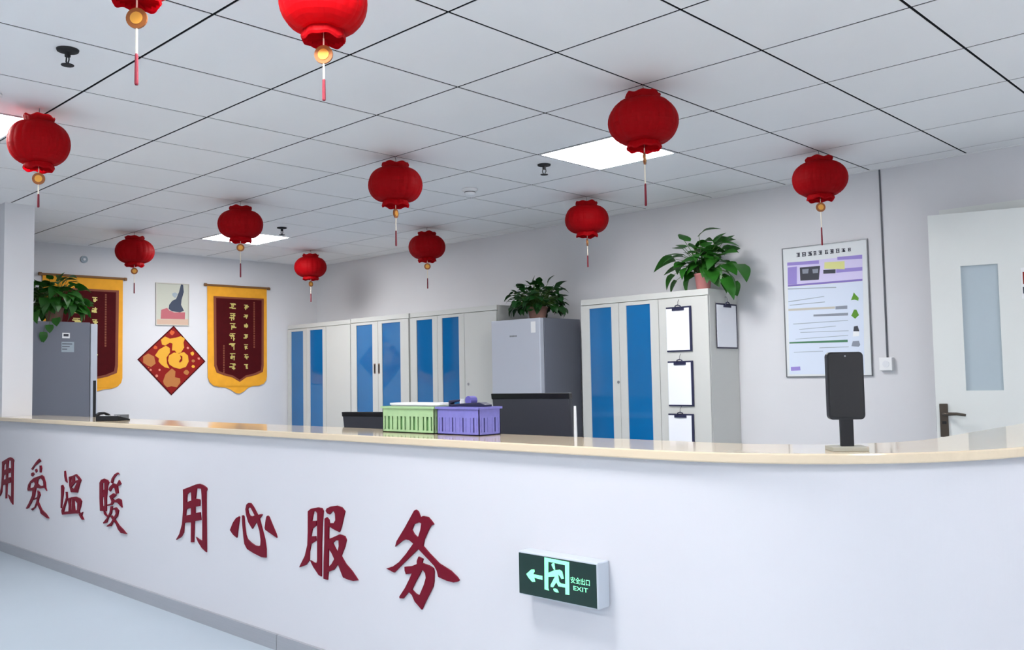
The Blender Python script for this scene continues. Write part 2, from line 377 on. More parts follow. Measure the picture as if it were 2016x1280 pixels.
# ================================================================== the room
struct(box(XL - 0.2, XR + 0.2, YF - 0.2, YB + 1.6, FZ - 0.1, FZ).build('floor', 'floor_vinyl'))
struct(box(XL - 0.15, XL, YF, YB + 0.15, FZ, ZC + 0.1).build('wall_left', 'wall_paint'))
struct(box(XR, XR + 0.15, YF, YB + 0.15, FZ, ZC + 0.1).build('wall_right', 'wall_paint'))
DX0, DX1, DH = 1.68, 2.56, 2.16          # doorway in the back wall
wb = MB()
wb.box(XL, DX0, YB, YB + 0.15, FZ, ZC + 0.1).box(DX1, XR, YB, YB + 0.15, FZ, ZC + 0.1).box(DX0, DX1, YB, YB + 0.15, DH, ZC + 0.1)
struct(wb.build('wall_back', 'wall_paint'))
co = MB()
co.box(DX0 - 0.8, DX1 + 0.8, YB + 1.45, YB + 1.5, FZ, ZC).box(DX0 - 0.85, DX0 - 0.8, YB + 0.15, YB + 1.5, FZ, ZC)
co.box(DX1 + 0.8, DX1 + 0.85, YB + 0.15, YB + 1.5, FZ, ZC).box(DX0 - 0.85, DX1 + 0.85, YB + 0.15, YB + 1.5, ZC, ZC + 0.05)
struct(co.build('wall_corridor', 'wall_paint'))
struct(box(XL, -3.51, -0.6405, -0.44, FZ, ZC + 0.1).build('wall_partition', 'wall_paint'))
# wall behind the camera with three windows
wf = MB()
wins = [(-2.7, -0.5), (0.5, 2.7), (2.95, 5.05)]
xs = [XL] + [e for w in wins for e in w] + [XR]
wf.box(XL, XR, YF - 0.15, YF, FZ, 0.85).box(XL, XR, YF - 0.15, YF, 2.35, ZC + 0.1)
for i in range(0, len(xs), 2):
    wf.box(xs[i], xs[i + 1], YF - 0.15, YF, 0.85, 2.35)
struct(wf.build('wall_front', 'wall_paint'))
for i, (a, b) in enumerate(wins):
    w = MB()
    for (p, q, r, s) in ((a, b, 0.85, 0.9), (a, b, 2.3, 2.35), (a, a + 0.05, 0.9, 2.3), (b - 0.05, b, 0.9, 2.3), ((a + b) / 2 - 0.025, (a + b) / 2 + 0.025, 0.9, 2.3)):
        w.box(p, q, YF - 0.09, YF - 0.04, r, s)
    struct(w.build('window_%d' % (i + 1), 'white_plastic'))
bb = struct(box(XL, DX0 - 0.06, YB - 0.012, YB, FZ, FZ + 0.09).build('baseboard_back', 'steel'))
struct(box(XL, XL + 0.012, -0.44, YB - 0.012, FZ, FZ + 0.09).build('baseboard_left', 'steel'))
# wall angle round the ceiling
struct(box(XL, XR, YB - 0.022, YB, ZC - 0.003, ZC + 0.02).build('trim_1', 'ceiling_tile'))
struct(box(XL, XL + 0.022, -0.44, YB - 0.022, ZC - 0.003, ZC + 0.02).build('trim_2', 'ceiling_tile'))
# door lining
tr = MB()
tr.box(DX0 - 0.06, DX0, YB - 0.012, YB, FZ, DH + 0.06).box(DX1, DX1 + 0.06, YB - 0.012, YB, FZ, DH + 0.06).box(DX0, DX1, YB - 0.012, YB, DH, DH + 0.06)
struct(tr.build('trim_3', 'door_white'))

# ------------------------------------------------------------------ ceiling of square metal tiles with dark joints
ceil = struct(box(XL, XR, YF, YB, ZC + 0.0025, ZC + 0.05).build('ceiling', 'ceiling_gap'))
LIGHTS = [(0, 2), (-7, 2), (-3, -3), (2, -3), (7, 2), (7, -3), (1, -7), (6, -7)]  # both panels at the curved counter end are unseen additions for extra light
GAP = 0.006
shared = {}
for i in range(-9, 9):
    for j in range(-8, 6):
        if (i, j) in LIGHTS:
            continue
        x0, x1 = max(i * TILE, XL + 0.0), min((i + 1) * TILE, XR)
        y0, y1 = max(j * TILE, YF), min((j + 1) * TILE, YB)
        x0 += GAP; y0 += GAP; x1 -= GAP; y1 -= GAP
        if x1 - x0 < 0.03 or y1 - y0 < 0.03 or False:
            continue
        w, d = round(x1 - x0, 4), round(y1 - y0, 4)
        if (w, d) not in shared:
            b = 0.0008
            q = MB()
            q.add([(-w/2, -d/2, .0025), (w/2, -d/2, .0025), (w/2, d/2, .0025), (-w/2, d/2, .0025),
                   (-w/2, -d/2, b), (w/2, -d/2, b), (w/2, d/2, b), (-w/2, d/2, b),
                   (-w/2+b, -d/2+b, 0), (w/2-b, -d/2+b, 0), (w/2-b, d/2-b, 0), (-w/2+b, d/2-b, 0)],
                  [(0, 1, 2, 3), (0, 1, 5, 4), (1, 2, 6, 5), (2, 3, 7, 6), (3, 0, 4, 7), (4, 5, 9, 8), (5, 6, 10, 9), (6, 7, 11, 10), (7, 4, 8, 11), (8, 9, 10, 11)])
            t = q.build('ceiling_tile', 'ceiling_tile', ceil)
            shared[(w, d)] = t.data
        else:
            t = bpy.data.objects.new('ceiling_tile', shared[(w, d)])
            COL.objects.link(t)
            t.parent = ceil
        t.location = ((x0 + x1) / 2, (y0 + y1) / 2, ZC)

LIGHT_LABEL = {(0, 2): 'square LED ceiling panel behind the lantern over the file cabinets', (-7, 2): 'square LED ceiling panel above the red banners on the left wall',
               (-3, -3): 'square LED ceiling panel next to the partition wall over the counter', (2, -3): 'square LED ceiling panel in front of the counter',
               (6, -7): 'added unseen LED ceiling panel between the windows and the curved counter end, for bounce light', (7, -3): 'added unseen LED ceiling panel brightening the curved end of the counter', (7, 2): 'square LED ceiling panel beyond the white door', (1, -7): 'square LED ceiling panel by the windows'}
for (i, j) in LIGHTS:
    t = thing('ceiling_light', ((i + .5) * TILE, (j + .5) * TILE, ZC), LIGHT_LABEL[(i, j)], 'ceiling light', 'LED panels in the ceiling')
    h = TILE / 2 - GAP
    f = MB()
    for (a, b, c, d) in ((-h, h, -h, -h + .012), (-h, h, h - .012, h), (-h, -h + .012, -h + .012, h - .012), (h - .012, h, -h + .012, h - .012)):
        f.box(a, b, c, d, -0.002, 0.0025)
    f.build('frame', 'light_frame', t)
    box(-h + .012, h - .012, -h + .012, h - .012, 0.0005, 0.0025).build('diffuser', 'diffuser', t)

# sprinklers, detectors
def sprinkler(x, y, label):
    t = thing('fire_sprinkler', (x, y, ZC), label, 'sprinkler', 'ceiling sprinklers')
    MB().lathe([(0, 0), (.042, 0), (.04, -.008), (.022, -.012), (0, -.012)], 20).build('escutcheon', 'dark_gap', t, True)
    m = MB()
    m.tube([(0, 0, -.01), (0, 0, -.03)], .011, 10).tube([(.012, 0, -.03), (.015, 0, -.045), (.004, 0, -.06)], .003, 6).tube([(-.012, 0, -.03), (-.015, 0, -.045), (-.004, 0, -.06)], .003, 6)
    m.build('frame_arms', 'dark_gap', t)
    MB().lathe([(0, -.06), (.024, -.062), (.024, -.065), (0, -.065)], 16).build('deflector', 'dark_gap', t)
sprinkler(-.18 * .6, -2.41 * .6, 'black ceiling sprinkler near the partition wall')
sprinkler(-.23 * .6, 2.36 * .6, 'small ceiling sprinkler beside the LED panel over the cabinets')
sprinkler(-5.32 * .6, 2.4 * .6, 'small ceiling sprinkler beside the LED panel above the banners')
def detector(x, y, label):
    t = thing('smoke_detector', (x, y, ZC), label, 'smoke detector')
    MB().lathe([(0, 0), (.055, 0), (.055, -.012), (.04, -.022)], 24).build('base', 'white_plastic', t, True)
    MB().lathe([(.038, -.022), (.038, -.03), (.03, -.042), (0, -.044)], 24).build('sensor_cap', 'white_plastic', t, True)
    MB().lathe([(.0385, -.0235), (.0392, -.0255), (.0385, -.0275)], 24).build('vent_ring', 'dark_gap', t)
detector(-1.62 * .6, 2.61 * .6, 'white round smoke detector on the ceiling between the lanterns')
detector(-1.5 * .6, -2.5 * .6, 'round smoke detector near the LED panel by the partition wall')

# ================================================================== reception counter
CY = -0.65
CXS, CR = 2.114, 0.766                     # end of the straight run and corner radius of the front
YEND = 1.9
def path(off, n=64, xs=XL + .01):
    """front line moved outwards by off: straight, quarter circle, straight to the back"""
    pts = [(xs, CY - off), (CXS, CY - off)]
    c = (CXS, CY + CR)
    r = CR + off
    for k in range(1, n + 1):
        a = -math.pi / 2 + math.pi / 2 * k / n
        pts.append((c[0] + r * math.cos(a), c[1] + r * math.sin(a)))
    pts.append((CXS + r, YEND))
    return pts
def wall_strip(mb, o0, o1, z0, z1, xs=XL + .01):
    a, b = path(o0, xs=xs), path(o1, xs=xs)
    n = len(a)
    vs = [(x, y, z0) for x, y in a] + [(x, y, z0) for x, y in b] + [(x, y, z1) for x, y in a] + [(x, y, z1) for x, y in b]
    fs = []
    for i in range(n - 1):
        fs += [(i, i + 1, 2 * n + i + 1, 2 * n + i), (n + i, 3 * n + i, 3 * n + i + 1, n + i + 1),
               (2 * n + i, 2 * n + i + 1, 3 * n + i + 1, 3 * n + i), (i, n + i, n + i + 1, i + 1)]
    fs += [(0, 2 * n, 3 * n, n), (n - 1, 2 * n - 1, 4 * n - 1, 3 * n - 1)]
    return mb.add(vs, fs)
ZT, ZB = 1.008, 0.981
counter = thing('reception_counter', (0, 0, 0), 'long white curved reception counter with beige top', 'counter')
fp = wall_strip(MB(), 0.0, -0.008, FZ, ZB).build('front_panel', 'counter_white', counter)
ct = wall_strip(MB(), 0.028, -0.30, ZB, ZT, xs=-3.51).build('countertop', 'counter_beige', counter, bevel=0.004)
ct['label'] = 'glossy beige countertop slab'
box(XL + .01, -3.5102, CY - .028, CY + .009, ZB, ZT).build('countertop_return', 'counter_beige', counter)
wall_strip(MB(), -0.0085, -0.745, 0.75, 0.775, xs=-3.51).build('desk_board', 'counter_white', counter)
for sx in (-3.0, -1.4, 0.0, 1.4):
    box(sx, sx + .03, CY + .009, CY + .72, FZ, .75).build('support_panel', 'counter_white', counter)
# steel kick strips with a butt joint
box(XL + .01, 0.132, CY - .014, CY - .0005, FZ, FZ + .066).build('kick_strip', 'steel', counter)
ks = MB()
a = [p for p in path(.014)]; a[0] = (0.136, a[0][1])
b = [p for p in path(.0005)]; b[0] = (0.136, b[0][1])
n = len(a)
ks.add([(x, y, FZ) for x, y in a] + [(x, y, FZ) for x, y in b] + [(x, y, FZ + .066) for x, y in a] + [(x, y, FZ + .066) for x, y in b],
       [f for i in range(n - 1) for f in ((i, i + 1, 2*n+i+1, 2*n+i), (n+i, 3*n+i, 3*n+i+1, n+i+1), (2*n+i, 2*n+i+1, 3*n+i+1, 3*n+i))] + [(0, 2*n, 3*n, n)])
ks.build('kick_strip', 'steel', counter)

# ------------------------------------------------------------------ slogan characters on the counter front
LET = [('yong', 'maroon cut-out character with two crossbars, after the wide gap in the slogan', 0, 0), ('xin', 'maroon cut-out heart character with a loose dot on either side', 0, 0),
       ('fu2', 'tall maroon cut-out character made of two upright halves, between heart character and last one', 0, 0), ('wu', 'largest maroon cut-out character, last of the slogan beside the exit sign', 0, 0),
       ('yong', 'maroon cut-out character with two crossbars that begins the slogan', -2710, 0), ('ai', 'maroon cut-out character with three dots under a slanting top stroke, second of the slogan', 0, 0),
       ('wen', 'thin-stroked maroon cut-out character of two stacked boxes, third of the slogan', 0, 0), ('nuan', 'maroon cut-out character with a tall box and long tail, before the wide gap', 0, 0)]
for key, lab, dx, dz in LET:
    mb = MB()
    for k, (outer, holes) in enumerate(CHARS[key]):
        dep = CY - 0.006 - 0.0002 * k
        mb.prism(outer, holes, lambda a, b, d: ((a + dx) / 1000, d, (b + dz) / 1000), dep, CY)
    tag(mb.build('sign_character', 'letter_red'), lab, 'letter', 'characters of the slogan on the counter')

# ------------------------------------------------------------------ exit sign on the counter front
SX0, SX1, SZ0, SZ1, SY = 1.601, 1.915, 0.544, 0.676, -0.705
ex = thing('exit_sign', ((SX0 + SX1) / 2, CY, SZ0), 'green emergency exit sign box with running figure on the counter', 'sign')
def loc(p): return (p[0] - (SX0 + SX1) / 2, p[1] - CY, p[2] - SZ0)
m = MB(); q0 = loc((SX0, SY, SZ0)); q1 = loc((SX1 + .002, CY, SZ1 + .002))
m.box(q0[0], q1[0], q0[1], 0, q0[2], q1[2])
m.build('case', 'sign_case', ex, bevel=.004)
box(q0[0] + .004, q1[0] - .005, q0[1] - .0012, q0[1] + .001, .004, q1[2] - .006).build('face_plate', 'sign_green', ex)
for k, pl in SIGN.items():
    mb = MB()
    mb.prism(pl, [], lambda a, b, d: loc((a / 1000, d, b / 1000)), SY - 0.0022, SY - 0.001)
    mb.build('pictogram_' + k, 'sign_glow', ex)
def text_part(body, name, size, x, z, parent, mname, y, width=None):
    c = bpy.data.curves.new(name, 'FONT')
    c.body = body
    c.size = size
    c.extrude = 0.0004
    c.align_x = 'CENTER'
    c.align_y = 'CENTER'
    o = bpy.data.objects.new(name, c)
    COL.objects.link(o)
    bpy.context.view_layer.update()
    me = bpy.data.meshes.new_from_object(o.evaluated_get(bpy.context.evaluated_depsgraph_get()))
    bpy.data.objects.remove(o)
    r = bpy.data.objects.new(name, me)
    COL.objects.link(r)
    me.materials.clear()
    me.materials.append(MATS[mname])
    r.parent = parent
    w = max((v.co.x for v in me.vertices), default=1) - min((v.co.x for v in me.vertices), default=0)
    s = width / w if width and w > 0 else 1
    r.scale = (s, 1, 1)
    r.rotation_euler = (math.radians(90), 0, 0)
    r.location = (x, y, z)
    return r
lx = loc((1.852, SY, 0.616))
text_part('安全出口', 'lettering', 0.020, lx[0], lx[2], ex, 'sign_glow', lx[1] - .0015, .072)
lx = loc((1.852, SY, 0.594))
text_part('EXIT', 'lettering', 0.018, lx[0], lx[2], ex, 'sign_glow', lx[1] - .0015, .055)

# ================================================================== file cabinets along the back wall
CD = 0.40
def cabinet(x0, x1, h, name_label, splits, panes, group, handles=(), gapr=False):
    """splits: x of door edges; panes: list of (x0, x1, door index)"""
    yf = YB - .002 - CD
    t = thing('file_cabinet', (x0, YB - .002, FZ), name_label, 'cabinet', group)
    W_ = x1 - x0
    h -= FZ
    b = MB()
    b.box(0, W_, -CD + .022, 0, 0.06, h).box(.02, W_ - .02, -CD + .05, -.02, 0, .06)
    b.build('body', 'cabinet_cream', t, bevel=.002)
    box(0, W_, -CD + .004, -CD + .022, h - .045, h).build('top_rail', 'cabinet_cream', t, bevel=.002)
    for k in range(len(splits) - 1):
        a, c = splits[k] - x0 + .002, splits[k + 1] - x0 - .002
        pane = [p for p in panes if p[2] == k]
        zb, zt = .075, h - .05
        d = MB()
        if pane:
            pa, pc = pane[0][0] - x0, pane[0][1] - x0
            pz0, pz1 = .60 - FZ, h - .075
            d.box(a, pa, -CD, -CD + .02, zb, zt).box(pc, c, -CD, -CD + .02, zb, zt).box(pa, pc, -CD, -CD + .02, zb, pz0).box(pa, pc, -CD, -CD + .02, pz1, zt)
            dr = d.build('door', 'cabinet_cream', t)
            box(pa, pc, -CD + .008, -CD + .013, pz0, pz1).build('glass_pane', 'blue_glass', dr)
        else:
            d.box(a, c, -CD, -CD + .02, zb, zt)
            dr = d.build('door', 'cabinet_cream', t, bevel=.002)
        for (hx, hz0, hz1, kk) in handles:
            if kk == k:
                g = MB()
                g.box(hx - x0 - .014, hx - x0 + .014, -CD - .003, -CD, hz0 - FZ, hz1 - FZ)
                g.build('handle', 'chrome', dr)
                box(hx - x0 - .008, hx - x0 + .008, -CD - .0045, -CD - .003, hz0 + .01 - FZ, hz1 - .01 - FZ).build('handle_recess', 'dark_gap', dr)
    return t
GC = 'file cabinets along the back wall'
cA = cabinet(-5.236, -4.06, 1.85, 'cream file cabinet standing in the corner by the left wall', [-5.236, -4.86, -4.49, -4.06], [(-5.165, -4.925, 0), (-4.796, -4.556, 1)], GC)
cB = cabinet(-4.052, -3.125, 1.855, 'cream two-door file cabinet with paired recessed handles', [-4.052, -3.60, -3.125], [(-3.955, -3.69, 0), (-3.535, -3.25, 1)], GC,
             handles=[(-3.653, 1.285, 1.385, 0), (-3.585, 1.285, 1.385, 1)])
cC = cabinet(-3.103, -1.935, 1.855, 'cream file cabinet next to the silver fridge', [-3.103, -2.71, -2.345, -1.935], [(-3.007, -2.78, 0), (-2.645, -2.418, 1)], GC,
             handles=[])
cD = cabinet(-0.99, 0.172, 1.825, 'cream file cabinet with clipboards hung on its door', [-0.99, -0.615, -0.25, 0.172], [(-0.905, -0.687, 0), (-0.546, -0.325, 1)], GC)
# small key locks
for c_, x_ in ((cC, -2.30 + 3.103), (cD, -0.63 + 0.99)):
    MB().tube([(x_, -CD, 1.09), (x_, -CD - .006, 1.09)], .011, 12).build('lock', 'chrome', c_)

# clipboards
def clipboard(locp, rz, label, w=.215, h=.325, tilt=0.0, tail=True):
    """origin: hook point on the surface, board hangs below; faces -y before rotation"""
    t = thing('clipboard', locp, label, 'clipboard', 'clipboards hung on the cabinet', rz)
    box(-w/2, w/2, -.011, -.007, -h - .05, -.05).build('board', 'clipboard_navy', t, bevel=.0015)
    box(-w/2 + .003, w/2 - .018, -.0135, -.011, -h - .04, -.062).build('paper', 'paper', t)
    c = MB()
    c.box(-.05, .05, -.02, -.0135, -.078, -.06).tube([(-.028, -.018, -.062), (-.02, -.02, -.045), (0, -.02, -.038), (.02, -.02, -.045), (.028, -.018, -.062)], .004, 8)
    c.build('clip', 'clipboard_navy', t)
    MB().tube([(0, -.016, -.045), (0, -.018, -.02), (.004, -.012, -.004), (.002, -.002, .002), (-.004, -.003, -.006)], .0018, 6).build('hook', 'wire', t)
    return t
yf = YB - .002 - CD
clipboard((-.069, yf, 1.76), 0, 'clipboard with blank paper on the cabinet door, topmost of three')
clipboard((-.067, yf, 1.367), 0, 'clipboard with blank paper on the cabinet door, middle of three')
clipboard((-.074, yf, .988), 0, 'clipboard with blank paper on the cabinet door, lowest of three')
clipboard((.1725, 3.01, 1.775), math.pi / 2, 'clipboard hanging on the side of the cabinet', w=.285)

# ================================================================== fridges
def fridge_right():
    x0, x1, y0, y1, h = -1.832, -1.28, 2.61, 3.12, 1.70 - FZ
    t = thing('refrigerator', ((x0 + x1) / 2, (y0 + y1) / 2, FZ), 'silver refrigerator between two file cabinets under a leafy plant', 'refrigerator')
    w, d = (x1 - x0) / 2, (y1 - y0) / 2
    b = MB(); b.box(-w, w, -d + .055, d, .02, h)
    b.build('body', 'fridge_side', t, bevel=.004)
    box(-w, w, -d, -d + .05, .62, h - .002).build('upper_door', 'fridge_front', t, bevel=.006)
    box(-w, w, -d, -d + .05, .05, .61).build('lower_door', 'fridge_front', t, bevel=.006)
    s = MB(); s.box(w - .095, w - .045, -d - .0015, -d, h - .12, h - .03)
    s.build('sticker', 'white_plastic', t)
    g = MB()
    for k in range(6):
        g.box(-.06 + k * .014, -.06 + k * .014 + .009, -d - .0015, -d, h - .145, h - .133)
    g.build('brand_plate', 'frame_grey', t)
    return t
fridge_right()
def fridge_left():
    # door faces +y; its dark side looks into the room
    xf, xb = -4.3, -4.85
    t = thing('refrigerator', (-4.575, 0.0, FZ), 'dark grey refrigerator behind the partition wall with a plant on top', 'refrigerator')
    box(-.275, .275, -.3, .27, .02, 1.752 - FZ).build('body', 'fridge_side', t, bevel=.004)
    dr = box(-.275, .275, .276, .333, .62, 1.742 - FZ).build('upper_door', 'fridge_front', t, bevel=.006)
    box(-.275, .275, .276, .333, .05, .61).build('lower_door', 'fridge_front', t, bevel=.006)
    box(.2751, .2765, .298, .322, .93 - FZ, 1.26 - FZ).build('grip_recess', 'dark_gap', dr)
    s = MB(); s.box(.275, .2765, .045, .105, 1.615 - FZ, 1.66 - FZ)
    s.build('sticker', 'white_plastic', t)
    s = MB(); s.box(.275, .2765, .04, .14, 1.50 - FZ, 1.585 - FZ)
    s.build('sticker', 'print_grey', t)
    for k in range(3):
        box(.2765, .277, .045, .125 - .02 * k, 1.565 - FZ - .022 * k, 1.571 - FZ - .022 * k).build('sticker_line', 'print_darkgrey', t)
    box(.2765, .277, .055, .095, 1.63 - FZ, 1.65 - FZ).build('sticker_emblem', 'print_darkgrey', t)
    return t
fridge_left()

# ================================================================== plants
random.seed(7)
def leaf_mesh(name, L, Wd, droop, m):
    """heart-shaped leaf along +x with a folded midrib"""
    rows = 7
    vs, fs = [], []
    for i in range(rows + 1):
        s = i / rows
        prof = (math.sin(math.pi * min(1, s * 1.02) ** 0.62) ** 0.8 if 0 < s < 1 else 0.0)
        hw = Wd / 2 * prof
        z = -droop * L * s * s
        x = L * s * (1 - 0.25 * droop * s)
        vs += [(x - (0.10 * L if i in (1,) else 0), -hw, z + .16 * hw), (x, 0, z), (x - (0.10 * L if i in (1,) else 0), hw, z + .16 * hw)]
    for i in range(rows):
        a = 3 * i
        fs += [(a, a + 1, a + 4, a + 3), (a + 1, a + 2, a + 5, a + 4)]
    me = bpy.data.meshes.new(name)
    me.from_pydata(vs, [], fs)
    me.materials.append(MATS[m])
    me.polygons.foreach_set('use_smooth', [True] * len(me.polygons))
    return me
LM = {}
for m in ('leaf_green', 'leaf_dark'):
    LM[m] = [leaf_mesh('leaf', L, W_, d, m) for L, W_, d in ((.11, .09, .25), (.13, .10, .45), (.095, .08, .1), (.12, .08, .7))]
def plant(locp, label, pot, leaves, mname, potr=.065, poth=.11):
    """leaves: (dx, dy, dz, azimuth, pitch, size) relative to the pot rim"""
    t = thing('potted_plant', locp, label, 'plant')
    p = MB()
    p.lathe([(0, 0), (potr * .72, 0), (potr * .78, .004), (potr, poth - .012), (potr * 1.05, poth - .01), (potr * 1.05, poth), (potr * .94, poth), (potr * .9, poth - .014)], 28)
    p.build('pot', pot, t, True)
    MB().lathe([(0, poth - .013), (potr * .92, poth - .015)], 20).build('soil', 'soil', t)
    for n_, (dx, dy, dz, az, pit, sz) in enumerate(leaves):
        o = bpy.data.objects.new('leaf', random.choice(LM[mname]))
        COL.objects.link(o)
        o.parent = t
        o.location = (dx, dy, poth + dz)
        o.rotation_euler = (random.uniform(-.5, .5), -pit, az)
        o.scale = (sz, sz, sz)
        st = MB()
        rr = potr * .6 * random.random()
        a2 = math.atan2(dy, dx)
        bx, by = rr * math.cos(a2), rr * math.sin(a2)
        top = Vector((dx, dy, poth + dz))
        mid = (Vector((bx, by, poth)) + top) / 2 + Vector((0, 0, .035 + .25 * max(0, -dz)))
        st.tube([(bx, by, poth - .015), mid, top], [.0028, .0024, .0018], 5, False)
        s = st.build('stem', 'stem_green', t, True)
    return t
def ball_leaves(n, rx, ry, rz, zc, sz, zmin=-.05, seed=1):
    random.seed(seed)
    out = []
    while len(out) < n:
        a = random.uniform(0, 2 * math.pi); e = math.asin(random.uniform(-.55, 1)); r = random.uniform(.35, 1) ** .6
        x, y, z = rx * r * math.cos(a) * math.cos(e), ry * r * math.sin(a) * math.cos(e), zc + rz * r * math.sin(e)
        if z < zmin:
            continue
        out.append((x, y, z, a + random.uniform(-.6, .6), e * .7 - .15 + random.uniform(-.5, .35), sz * random.uniform(.75, 1.2)))
    return out
# dense plant on the silver fridge
lv = ball_leaves(215, .29, .2, .165, .045, .62, -.045, 3)
lv += [(-.17, -.02, .17, 2.6, 1.0, .8), (-.05, 0, .2, 1.4, 1.35, .85), (.12, .0, .19, 1.0, 1.3, .7), (.2, .02, .15, .3, 1.1, .9), (.27, -.03, -.02, .1, -.7, .8)]
plant((-1.525, 2.86, 1.70), 'dense dark green leafy plant in a clay pot on the silver fridge', 'pot_clay', lv, 'leaf_dark', .085, .11)
# loose plant on the cabinet with clipboards
random.seed(12)
lv = []
for (dx, dz, az, pit, s) in [(-.22, .13, 3.3, .1, 1.5), (-.16, .2, 2.7, .3, 1.5), (-.08, .24, 2.2, .8, 1.2), (.04, .26, .9, 1.0, 1.4), (.10, .22, .6, .9, 1.1), (.18, .18, .2, .3, 1.4),
                             (.24, .12, -.2, .0, 1.3), (.30, .04, -.4, -.5, 1.4), (.24, -.06, -.3, -.6, 1.4), (.2, -.08, -.6, -.8, 1.2), (.26, -.02, .2, -.6, 1.1),
                             (-.27, -.02, 3.5, -.9, 1.1), (-.2, .06, 3.9, -.4, 1.3), (-.14, .0, 4.3, -.6, 1.2), (-.1, .14, 4.0, .1, 1.4), (0, .16, 4.7, .2, 1.5), (.06, .1, 5.1, -.2, 1.4),
                             (-.02, .22, 1.8, .9, 1.3), (.1, .14, 5.6, .1, 1.4), (.18, .08, 5.9, -.2, 1.3), (.0, .08, 4.2, -.3, 1.1), (.12, .02, 5.5, -.7, 1.3), (-.06, .08, 3.7, -.2, 1.4), (.2, .2, .4, .6, 1.1)]:
    lv.append((dx, random.uniform(-.12, .06), dz, az, pit, s * .95))
    lv.append((dx * .7 + random.uniform(-.03, .03), random.uniform(-.1, .08), dz * .75 + .02, az + random.uniform(-.6, .6), pit * .6 + random.uniform(-.2, .2), s * .9))
    lv.append((dx * .45 + random.uniform(-.05, .05), random.uniform(-.12, .05), dz * .6 + .05, az + random.uniform(-.9, .9), pit * .5 + random.uniform(-.3, .3), s * .85))
plant((.045, 2.93, 1.825), 'trailing green vine plant in a pink pot on the file cabinet', 'pot_pink', lv, 'leaf_green', .062, .125)
# plant on the dark fridge
lv = ball_leaves(150, .2, .26, .19, .07, .95, -.06, 9)
lv += [(.22, -.06, -.10, -.3, -1.0, .9), (.24, -.12, -.16, -.2, -1.2, .8), (.23, -.16, -.22, -.4, -1.3, .8), (.2, -.2, -.05, -.8, -.8, .9)]
plant((-4.50, 0.05, 1.752), 'bushy green plant in a pale clay pot on the dark grey fridge', 'pot_clay', lv, 'leaf_green', .075, .13)

# ================================================================== left wall hangings
def on_left(depth):
    return lambda a, b, d: (XL + d, a / 1000, b / 1000)
def wall_origin(t, p):
    """shift child meshes so that the thing's empty sits at its own base"""
    t.location = p
    for c in t.children:
        c.location = (c.location.x - p[0], c.location.y - p[1], c.location.z - p[2])
fu = thing('fortune_diamond', (0, 0, 0), 'red diamond paper with gold 福 character under the framed picture', 'decoration')
MB().prism(FU[0][1], [], on_left(0), .0005, .004).build('paper', 'print_red', fu)
ed = MB()
dm = [Vector((a, b)) for a, b in FU[0][1]]; cm = sum(dm, Vector((0, 0))) / 4
ed.prism(FU[0][1], [[tuple(cm + (p - cm) * .955) for p in dm]], on_left(0), .004, .0046)
ed.build('border', 'pennant_maroon', fu)
for k, (c, pl) in enumerate(FU[1:]):
    MB().prism(pl, [], on_left(0), .004, .0055 + .0003 * k).build('character_stroke' if c == 'gold' else 'printed_figure', 'print_' + c, fu)
MB().prism(FU_SPIRAL[0], [FU_SPIRAL[1]], on_left(0), .004, .0066).build('character_stroke', 'print_gold', fu)
for (c, a, b, r) in FU_DOTS:
    random.seed(a)
    pl = [(a + r * random.uniform(.75, 1.1) * math.cos(2 * math.pi * k / 10), b + r * random.uniform(.75, 1.1) * math.sin(2 * math.pi * k / 10)) for k in range(10)]
    MB().prism(pl, [], on_left(0), .004, .0052).build('printed_flower', 'print_' + c, fu)
wall_origin(fu, (XL, 1.446, 1.105))

pic = thing('framed_picture', (0, 0, 0), 'small framed picture of a dark shape on a red base above the diamond', 'picture')
PCN = [(1268, 2240), (1620, 2246), (1621, 1813), (1271, 1810)]
MB().prism(PCN, [[(1278, 2231), (1278, 1820), (1611, 1822), (1611, 2237)]], on_left(0), .0005, .016).build('frame', 'print_beige', pic)
MB().prism([(1278, 2231), (1278, 1820), (1611, 1822), (1611, 2237)], [], on_left(0), .0005, .008).build('print', 'print_picbg', pic)
for k, (c, pl) in enumerate(PIC):
    MB().prism(pl, [], on_left(0), .008, .0086 + .0002 * k).build('printed_shape', 'print_' + c, pic)
wall_origin(pic, (XL, 1.445, 1.81))

